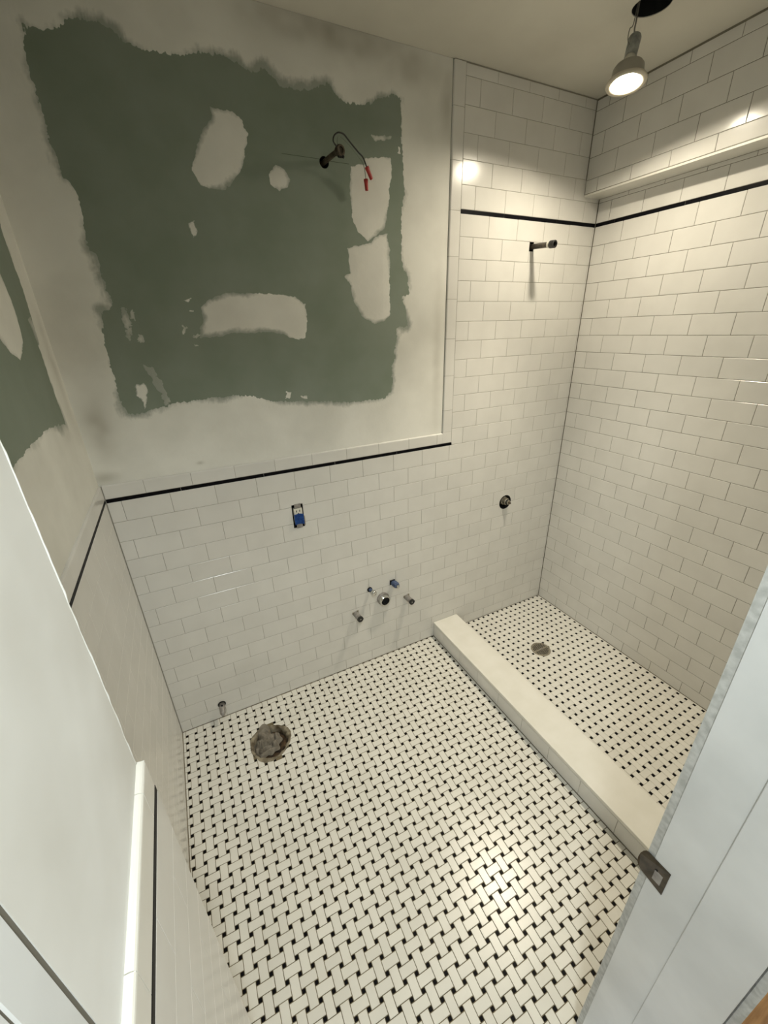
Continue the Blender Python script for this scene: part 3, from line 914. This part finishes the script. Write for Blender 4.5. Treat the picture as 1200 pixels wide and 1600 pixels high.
# ---- rag: crumpled cloth stuffed in the hole
nr, na = 44, 120
rx, ry = hx - 0.014, hy + 0.008
bm = bmesh.new()
II, KK = np.meshgrid(np.arange(nr + 1), np.arange(na), indexing='ij')
TT = 2 * PI * KK / na
lobe = np.exp(-((TT - 1.62) / 0.33) ** 2)
LIM = 0.060 + 0.006 * np.sin(2 * TT + 0.6) + 0.004 * np.sin(5 * TT) + 0.005 * np.sin(9 * TT + 2) + 0.040 * lobe
RR = LIM * II / nr
XX = rx + RR * np.cos(TT); YY = ry + RR * np.sin(TT)
wx = XX + 0.022 * (vnoise(XX * 32 + 50, YY * 32 + 50, 4) - .5); wy = YY + 0.022 * (vnoise(XX * 32 + 50, YY * 32 + 50, 5) - .5)
fa = np.abs(2 * vnoise(wx * 42 + 9, wy * 32 + 9, 11) - 1) ** 0.5
fb = (1 - np.abs(2 * vnoise(wx * 120 + 3, wy * 90 + 3, 12) - 1)) ** 1.6
dome = 1 - (II / nr) ** 2.4
ZZ = -0.012 + 0.026 * dome + (0.046 * (fa - 0.75) + 0.010 * (fb - 0.5)) * (0.35 + 0.65 * dome)
rim = (II / nr) ** 6
ZZ = ZZ * (1 - rim) + rim * np.where(lobe > 0.15, 0.003, -0.022)
ZZ = np.where((lobe > 0.15) & (II > nr * 0.6), np.maximum(ZZ, 0.004 + 0.014 * (1 - II / nr)), ZZ)
grid = [[bm.verts.new((XX[i, k], YY[i, k], ZZ[i, k])) for k in range(na)] for i in range(nr + 1)]
for i in range(nr):
    for k in range(na):
        bm.faces.new((grid[i][k], grid[i][(k + 1) % na], grid[i + 1][(k + 1) % na], grid[i + 1][k]))
bmesh.ops.remove_doubles(bm, verts=bm.verts, dist=1e-5)
me = me_from_bm(bm, 'rag', M['rag'], True)
tag(link('rag', me), 'crumpled grey-brown rag stuffed into the toilet drain hole', 'rag')

# ---- toilet supply stub
ts = thing('toilet_supply_pipe', 'short grey pipe stub low on the wall above the toilet drain', 'pipe', (0.187, 0, 0.077))
bm = bmesh.new()
lathe(bm, [(0.0, 0.0), (0.014, 0.0), (0.0135, 0.03), (0.0125, 0.046), (0.008, 0.052), (0.006, 0.058), (0, 0.058)], (0.187, 0.002, 0.079), (-0.05, -0.9, -0.26), 18)
part('pipe', bm, M['grey_metal'], ts, True)
bm = bmesh.new(); lathe(bm, [(0.0105, 0.0), (0.018, 0.0), (0.018, 0.0022), (0.0105, 0.0022)], (0.187, 0.0012, 0.081), (0, -1, 0), 20)
part('wall_hole', bm, M['dark'], ts)
bm = bmesh.new(); lathe(bm, [(0.0, 0.0152), (0.0035, 0.0148), (0.0045, 0.013)], (0.187, -0.012, 0.076), (0, -0.35, 0.94), 10)
part('screw_hole', bm, M['dark'], ts)

# ---- sink rough-in: two capped pipes
def capped_pipe(base, label):
    t = thing('water_pipe', label, 'pipe', base, 'capped pipe stubs beside the sink drain')
    d = Vector((0.10, -0.96, -0.04)).normalized()
    o = Vector(base)
    bm = bmesh.new(); lathe(bm, [(0, -0.004), (0.0145, -0.004), (0.0145, 0.052), (0.0128, 0.0545), (0.0105, 0.0545), (0.0105, 0.046), (0, 0.046)], o, d, 22)
    part('pipe', bm, M['grey_metal'], t, False)
    bm = bmesh.new(); lathe(bm, [(0.0147, 0.045), (0.0158, 0.0455), (0.0158, 0.0548), (0.012, 0.0556), (0.0075, 0.0556), (0.0072, 0.053), (0, 0.053)], o, d, 22)
    part('end_ring', bm, M['rubber'], t)
    bm = bmesh.new(); lathe(bm, [(0.0, 0.0555), (0.0036, 0.055), (0.0045, 0.0525)], o, d, 12)
    part('plug', bm, M['grey_metal'], t)
    for sx_, sz_ in ((-1, 0.6), (0.9, 1)):
        bm = bmesh.new(); box(bm, o.x + sx_ * 0.013 - 0.005, o.x + sx_ * 0.013 + 0.005, -0.0035, 0.001, o.z + sz_ * 0.010 - 0.007, o.z + sz_ * 0.010 + 0.007, 0.0008)
        part('bracket', bm, M['drain'], t)
    return t
capped_pipe((0.887, 0.0, 0.343), 'capped grey pipe stub lower left of the sink drain')
capped_pipe((1.187, 0.0, 0.342), 'capped grey pipe stub right of the sink drain, nearest the shower curb')

# ---- sink drain
o = Vector((1.044, 0.0, 0.386))
t = thing('sink_drain_pipe', 'chrome-rimmed round sink drain opening between the two pipe stubs', 'drain', o)
bm = bmesh.new(); lathe(bm, [(0.0, -0.003), (0.034, -0.003), (0.034, 0.010), (0.030, 0.013), (0.027, 0.013)], o, (0, -1, 0), 32)
part('flange', bm, M['grey_metal'], t)
bm = bmesh.new(); lathe(bm, [(0.027, 0.0), (0.0285, 0.014), (0.0285, 0.032), (0.0265, 0.034), (0.0225, 0.034), (0.0215, 0.03), (0.0215, 0.012)], o, (0.02, -1, 0), 32)
part('collar', bm, M['chrome'], t, False)
bm = bmesh.new(); lathe(bm, [(0.022, 0.024), (0.012, 0.016), (0, 0.015)], o, (0.02, -1, 0), 28)
part('pipe_inside', bm, M['dark'], t)

# ---- supply stops
o = Vector((0.972, 0.0, 0.464))
t = thing('supply_valve', 'small chrome supply valve with bare knob upper left of the sink drain', 'valve', o, 'supply valves above the sink drain')
d = Vector((0.16, -1, 0.0)).normalized()
bm = bmesh.new(); lathe(bm, [(0, -0.003), (0.0085, -0.003), (0.0085, 0.022), (0.0065, 0.024), (0.0065, 0.03)], o, d, 16)
part('stem', bm, M['navy'], t, False)
bm = bmesh.new(); lathe(bm, [(0, 0.026), (0.012, 0.027), (0.0135, 0.032), (0.0135, 0.044), (0.011, 0.048), (0.005, 0.049), (0, 0.046)], o, d, 20)
part('knob', bm, M['chrome'], t, True)
bm = bmesh.new(); lathe(bm, [(0.0, 0.0), (0.0135, 0.0), (0.0135, 0.004), (0, 0.004)], o, (0, -1, 0), 18)
part('wall_hole', bm, M['dark'], t)
o = Vector((1.105, 0.0, 0.464))
t = thing('supply_valve', 'supply valve wrapped in blue tape upper right of the sink drain', 'valve', o, 'supply valves above the sink drain')
d = Vector((0.16, -1, -0.05)).normalized()
bm = bmesh.new(); lathe(bm, [(0, -0.003), (0.012, -0.003), (0.014, 0.006), (0.0165, 0.014), (0.0165, 0.034), (0.013, 0.040), (0, 0.041)], o, d, 18)
for v in bm.verts:
    v.co += Vector((rng.uniform(-.001, .001), 0, rng.uniform(-.0014, .0014)))
part('tape_wrap', bm, M['navy'], t, False)
bm = bmesh.new(); lathe(bm, [(0.0065, 0.036), (0.008, 0.041), (0.008, 0.050), (0.005, 0.053), (0, 0.053)], o, d, 16)
part('knob', bm, M['chrome'], t, True)
bm = bmesh.new(); box(bm, o.x - 0.017, o.x + 0.012, -0.004, 0.001, o.z - 0.012, o.z + 0.016, 0.0008)
part('wall_hole', bm, M['dark'], t)

# ---- electrical outlet
ox, oz = 0.6565, 0.949
t = thing('electrical_outlet', 'white electrical outlet half covered with blue tape in the wainscot', 'outlet', (ox, 0, oz))
bm = bmesh.new()
x0, x1, z0, z1 = 0.633, 0.680, 0.896, 1.002
for bx in ((x0, x1, 0.052, 0.055, z0, z1), (x0, x0 + 0.0015, 0.0015, 0.053, z0, z1), (x1 - 0.0015, x1, 0.0015, 0.053, z0, z1), (x0, x1, 0.0015, 0.053, z0, z0 + 0.0015), (x0, x1, 0.0015, 0.053, z1 - 0.0015, z1)):
    box(bm, *bx)
part('outlet_box', bm, M['dark'], t)
bm = bmesh.new(); box(bm, x0 + 0.0055, x1 - 0.0055, -0.008, 0.012, z0 + 0.020, z1 - 0.016, 0.002, 2)
rc = part('receptacle', bm, M['white_plastic'], t)
for dx in (-0.0075, 0.0065):
    part('slot', box(bmesh.new(), ox + dx - 0.0016, ox + dx + 0.0016, -0.0086, -0.0070, oz + 0.022, oz + 0.031), M['dark'], rc)
part('slot', box(bmesh.new(), ox - 0.0022, ox + 0.0022, -0.0086, -0.0070, oz + 0.013, oz + 0.017), M['dark'], rc)
part('mounting_ear', box(bmesh.new(), ox - 0.013, ox + 0.015, -0.0035, -0.0005, z1 - 0.014, z1 + 0.004, 0.0008), M['grey_metal'], t)
part('mounting_ear', box(bmesh.new(), ox - 0.012, ox + 0.014, -0.0035, -0.0005, z0 - 0.003, z0 + 0.018, 0.0008), M['grey_metal'], t)
bm = bmesh.new()
gx = 8; gz = 6
vv = [[bm.verts.new((x0 + 0.004 + (x1 - x0 - 0.006) * a / gx, -0.0095 - 0.0012 * math.sin(a * 0.9 + c) - 0.0008 * rng.random(), z0 + 0.017 + 0.048 * c / gz + 0.003 * math.sin(a * 0.5))) for c in range(gz + 1)] for a in range(gx + 1)]
for a in range(gx):
    for c in range(gz):
        bm.faces.new((vv[a][c], vv[a + 1][c], vv[a + 1][c + 1], vv[a][c + 1]))
g_ = bmesh.ops.solidify(bm, geom=bm.faces[:], thickness=0.0006)
part('tape', bm, M['blue'], t, False)
bm = bmesh.new(); box(bm, x1 - 0.002, x1 + 0.0035, -0.004, -0.0003, z0 + 0.006, z0 + 0.05, 0.0008)
part('box_tab', bm, M['drain'], t)

# ---- shower valve
o = Vector((1.8265, 0.0, 0.765))
t = thing('shower_valve', 'bare shower valve in a dark round hole of the shower wall', 'valve', o)
bm = bmesh.new(); lathe(bm, [(0.041, 0.0005), (0.0405, -0.055), (0, -0.056)], o, (0, -1, 0), 28)
part('recess', bm, M['dark'], t)
bm = bmesh.new(); lathe(bm, [(0, -0.052), (0.028, -0.052), (0.028, -0.03), (0.024, -0.028), (0.024, -0.01), (0.0195, -0.008), (0.0195, 0.010), (0.0165, 0.013), (0.0135, 0.013), (0.013, 0.024), (0.0105, 0.026), (0.007, 0.026), (0.007, 0.02), (0, 0.02)], o + Vector((0.004, 0, 0.004)), (0.05, -1, 0), 26)
part('valve_body', bm, M['drain'], t, False)
bm = bmesh.new(); lathe(bm, [(0.0055, 0.018), (0.0055, 0.036), (0.0045, 0.037), (0, 0.037)], o + Vector((0.004, 0, 0.004)), (0.05, -1, 0), 14)
part('valve_stem', bm, M['brass'], t, True)
bm = bmesh.new(); lathe(bm, [(0.0158, 0.0125), (0.0172, 0.014), (0.0172, 0.019), (0.0158, 0.0205)], o + Vector((0.004, 0, 0.004)), (0.05, -1, 0), 22)
part('retaining_ring', bm, M['rubber'], t)

# ---- shower arm stub
o = Vector((1.829, 0.0, 1.985))
t = thing('shower_pipe', 'dark brass shower pipe sticking out of the tile with white tape near its end', 'pipe', o)
d = Vector((0.00, -0.135, -0.010)).normalized()
bm = bmesh.new(); lathe(bm, [(0, -0.04), (0.0105, -0.04), (0.0105, 0.118)], o, d, 20)
part('pipe', bm, M['brass'], t, True)
bm = bmesh.new(); lathe(bm, [(0.0106, 0.094), (0.0125, 0.095), (0.0125, 0.106), (0.0106, 0.107)], o, d, 20)
part('tape_band', bm, M['white_plastic'], t)
bm = bmesh.new(); lathe(bm, [(0.0107, 0.106), (0.0145, 0.108), (0.0145, 0.131), (0.0125, 0.132), (0.0095, 0.132), (0.009, 0.12), (0, 0.12)], o, d, 22)
part('end_fitting', bm, M['rubber'], t)
bm = bmesh.new()
for bx in ((-0.012, -0.0105, 0.002, 0.04, -0.016, 0.016), (0.0105, 0.012, 0.002, 0.04, -0.016, 0.016), (-0.012, 0.012, 0.002, 0.04, -0.0175, -0.016), (-0.012, 0.012, 0.002, 0.04, 0.016, 0.0175), (-0.012, 0.012, 0.04, 0.042, -0.0175, 0.0175)):
    box(bm, o.x + bx[0], o.x + bx[1], o.y + bx[2], o.y + bx[3], o.z + bx[4], o.z + bx[5])
part('wall_hole', bm, M['dark'], t)

# ---- vanity light cable
o = Vector((0.888, 0.008, 2.180))
t = thing('light_cable', 'flexible cable with looped wires and red wire nuts on green wallboard', 'cable', o)
pth = smooth_path([(0.888, 0.03, 2.181), (0.894, -0.008, 2.183), (0.900, -0.045, 2.185), (0.906, -0.078, 2.186)], 12)
bm = bmesh.new(); tube(bm, pth, 0.0072, 14, rfun=lambda i: 0.0068 + 0.0012 * (i % 2))
part('metal_conduit', bm, M['bronze'], t)
bm = bmesh.new(); lathe(bm, [(0.0085, -0.012), (0.0135, -0.010), (0.0155, -0.004), (0.0155, 0.006), (0.013, 0.009), (0.009, 0.009), (0.0085, 0.004), (0, 0.003)], (0.909, -0.084, 2.1855), (0.17, -0.97, 0.0), 18)
part('connector', bm, M['bronze'], t)
bm = bmesh.new(); box(bm, 0.902, 0.916, -0.090, -0.080, 2.168, 2.176, 0.0015); lathe(bm, [(0, 0), (0.004, 0), (0.004, 0.008), (0, 0.009)], (0.914, -0.085, 2.173), (0.6, -0.6, -0.5), 10)
part('clamp', bm, M['dark'], t)
bm = bmesh.new(); tube(bm, smooth_path([(0.907, -0.075, 2.187), (0.898, -0.088, 2.193), (0.885, -0.095, 2.202), (0.886, -0.1, 2.213), (0.895, -0.1, 2.221), (0.904, -0.1, 2.224), (0.92, -0.095, 2.224), (0.935, -0.09, 2.216), (0.954, -0.08, 2.207), (0.979, -0.07, 2.194), (1.0, -0.06, 2.185), (1.017, -0.05, 2.163)], 5), 0.0023, 8)
part('black_wire', bm, M['wire'], t, True)
bm = bmesh.new(); tube(bm, smooth_path([(0.908, -0.08, 2.188), (0.90, -0.09, 2.206), (0.905, -0.092, 2.217), (0.925, -0.085, 2.214), (0.955, -0.07, 2.203), (0.99, -0.045, 2.191), (1.012, -0.035, 2.174), (1.019, -0.032, 2.146), (1.02, -0.032, 2.136)], 5), 0.0012, 8)
part('thin_wire', bm, M['wire_grey'], t, True)
def nut(a, c):
    a = Vector(a); c = Vector(c); L_ = (c - a).length
    bm = bmesh.new()
    lathe(bm, [(0, -0.002), (0.0068, -0.001), (0.0072, 0.004), (0.0062, L_ * 0.4), (0.0056, L_), (0.003, L_ + 0.0012), (0, L_ + 0.0012)], a, c - a, 14)
    part('wire_nut', bm, M['red'], t, False)
nut((1.016, -0.0505, 2.165), (1.035, -0.045, 2.136))
nut((1.0195, -0.0325, 2.137), (1.0225, -0.031, 2.107))
bm = bmesh.new(); lathe(bm, [(0.0162, 0.0), (0.0162, 0.04), (0, 0.041)], (0.889, 0.0085, 2.180), (0, 1, 0), 20)
part('wall_hole', bm, M['dark'], t)

# ---- hanging lamp
LC = Vector((1.760, -0.407, 2.353))
ax = Vector((0.115, 0.10, 0.99)).normalized()
lamp = thing('hanging_lamp', 'lit recessed-lamp trim dangling by its cord below the ceiling hole', 'lamp', LC)
bm = bmesh.new(); lathe(bm, [(0.039, 0.0105), (0.030, 0.009), (0.015, 0.008), (0, 0.0078)], LC, ax, 36)
lathe(bm, [(0.039, 0.0105), (0.0385, 0.0125), (0, 0.0125)], LC, ax, 36)
part('bulb', bm, M['bulb'], lamp, True)
sl = bpy.data.lights.new('lamp_beam', 'SPOT')
sl.energy = LAMP_BEAM
sl.color = LAMP_COLOR
sl.spot_size = math.radians(84)
sl.spot_blend = 1.0
sl.shadow_soft_size = 0.03
slo = bpy.data.objects.new('lamp_beam', sl)
C.objects.link(slo)
slo.parent = lamp
slo.matrix_local = Matrix.Translation(ax * -0.016) @ Vector((0.19, 0.13, 0.97)).to_track_quat('Z', 'Y').to_matrix().to_4x4()
bm = bmesh.new(); lathe(bm, [(0.0395, 0.0120), (0.0410, 0.0030), (0.0455, 0.0010), (0.050, 0.0), (0.0565, 0.0), (0.0590, 0.004), (0.0570, 0.0085), (0.046, 0.0125)], LC, ax, 40)
part('trim_ring', bm, M['lamp_ring'], lamp, True)
bm = bmesh.new(); lathe(bm, [(0.0475, 0.008), (0.0465, 0.014), (0.044, 0.040), (0.039, 0.047), (0.020, 0.052), (0.018, 0.056)], LC, ax, 36)
part('housing', bm, M['lamp_body'], lamp, True)
bm = bmesh.new(); lathe(bm, [(0.0, 0.051), (0.0192, 0.051), (0.0192, 0.0565), (0.016, 0.060), (0.0155, 0.072), (0.0, 0.073)], LC, ax, 24)
part('lamp_base', bm, M['white_plastic'], lamp, True)
SC = LC + ax * 0.068
sxv = Vector((0.30, 0.13, 0.94)).normalized()
bm = bmesh.new(); lathe(bm, [(0.0165, 0.0), (0.0175, 0.002), (0.0185, 0.050), (0.016, 0.056), (0, 0.056)], SC, sxv, 24)
part('socket', bm, M['socket'], lamp, True)
top = SC + sxv * 0.055
HC = Vector((1.778, -0.438, H))
bm = bmesh.new()
tube(bm, smooth_path([top, top + Vector((-0.012, -0.003, 0.012)), (1.772, -0.398, 2.515), (1.770, -0.400, 2.60)], 8), 0.0022, 8)
part('cord', bm, M['cord'], lamp, True)
bm = bmesh.new()
tube(bm, smooth_path([SC + sxv * 0.030 + Vector((-0.018, 0, 0)), SC + sxv * 0.038 + Vector((-0.036, -0.006, 0)), SC + sxv * 0.066 + Vector((-0.036, -0.004, 0.0)), (1.765, -0.396, 2.50), (1.769, -0.399, 2.59)], 8), 0.0014, 8)
part('cord', bm, M['cord'], lamp, True)

# recessed can above the hole, part of the ceiling
bm = bmesh.new(); lathe(bm, [(0.052, 0.002), (0.0525, 0.12), (0, 0.121)], HC, (0, 0, 1), 36)
can = part('recessed_can', bm, M['dark'], ceiling, True)

# ---------------------------------------------------------------- openings
kids = [c for c in wall_back.children]
back = [wall_back] + kids
tile_kids = [c for c in kids if c.name.startswith(('wall_tile', 'tile_backing'))]
cutter_box(0.632, 0.681, -0.02, 0.06, 0.895, 1.003, [wall_back] + tile_kids)
cutter_cyl((1.8265, 0.02, 0.765), (0, 1, 0), 0.0415, 0.045, [wall_back] + tile_kids)
cutter_box(1.8165, 1.8415, -0.02, 0.045, 1.9670, 2.0025, [wall_back] + tile_kids)
cutter_cyl((0.889, 0.03, 2.180), (0, 1, 0), 0.0165, 0.026, [wall_back] + [c for c in kids if c.name.startswith('joint')][:0])
cutter_cyl((HC.x, HC.y, H + 0.01), (0, 0, 1), 0.0525, 0.04, [ceiling])
cutter_cyl((hx, hy, -0.01), (0, 0, 1), hr * 0.985, 0.045, [floor] + mos)
cut_all()
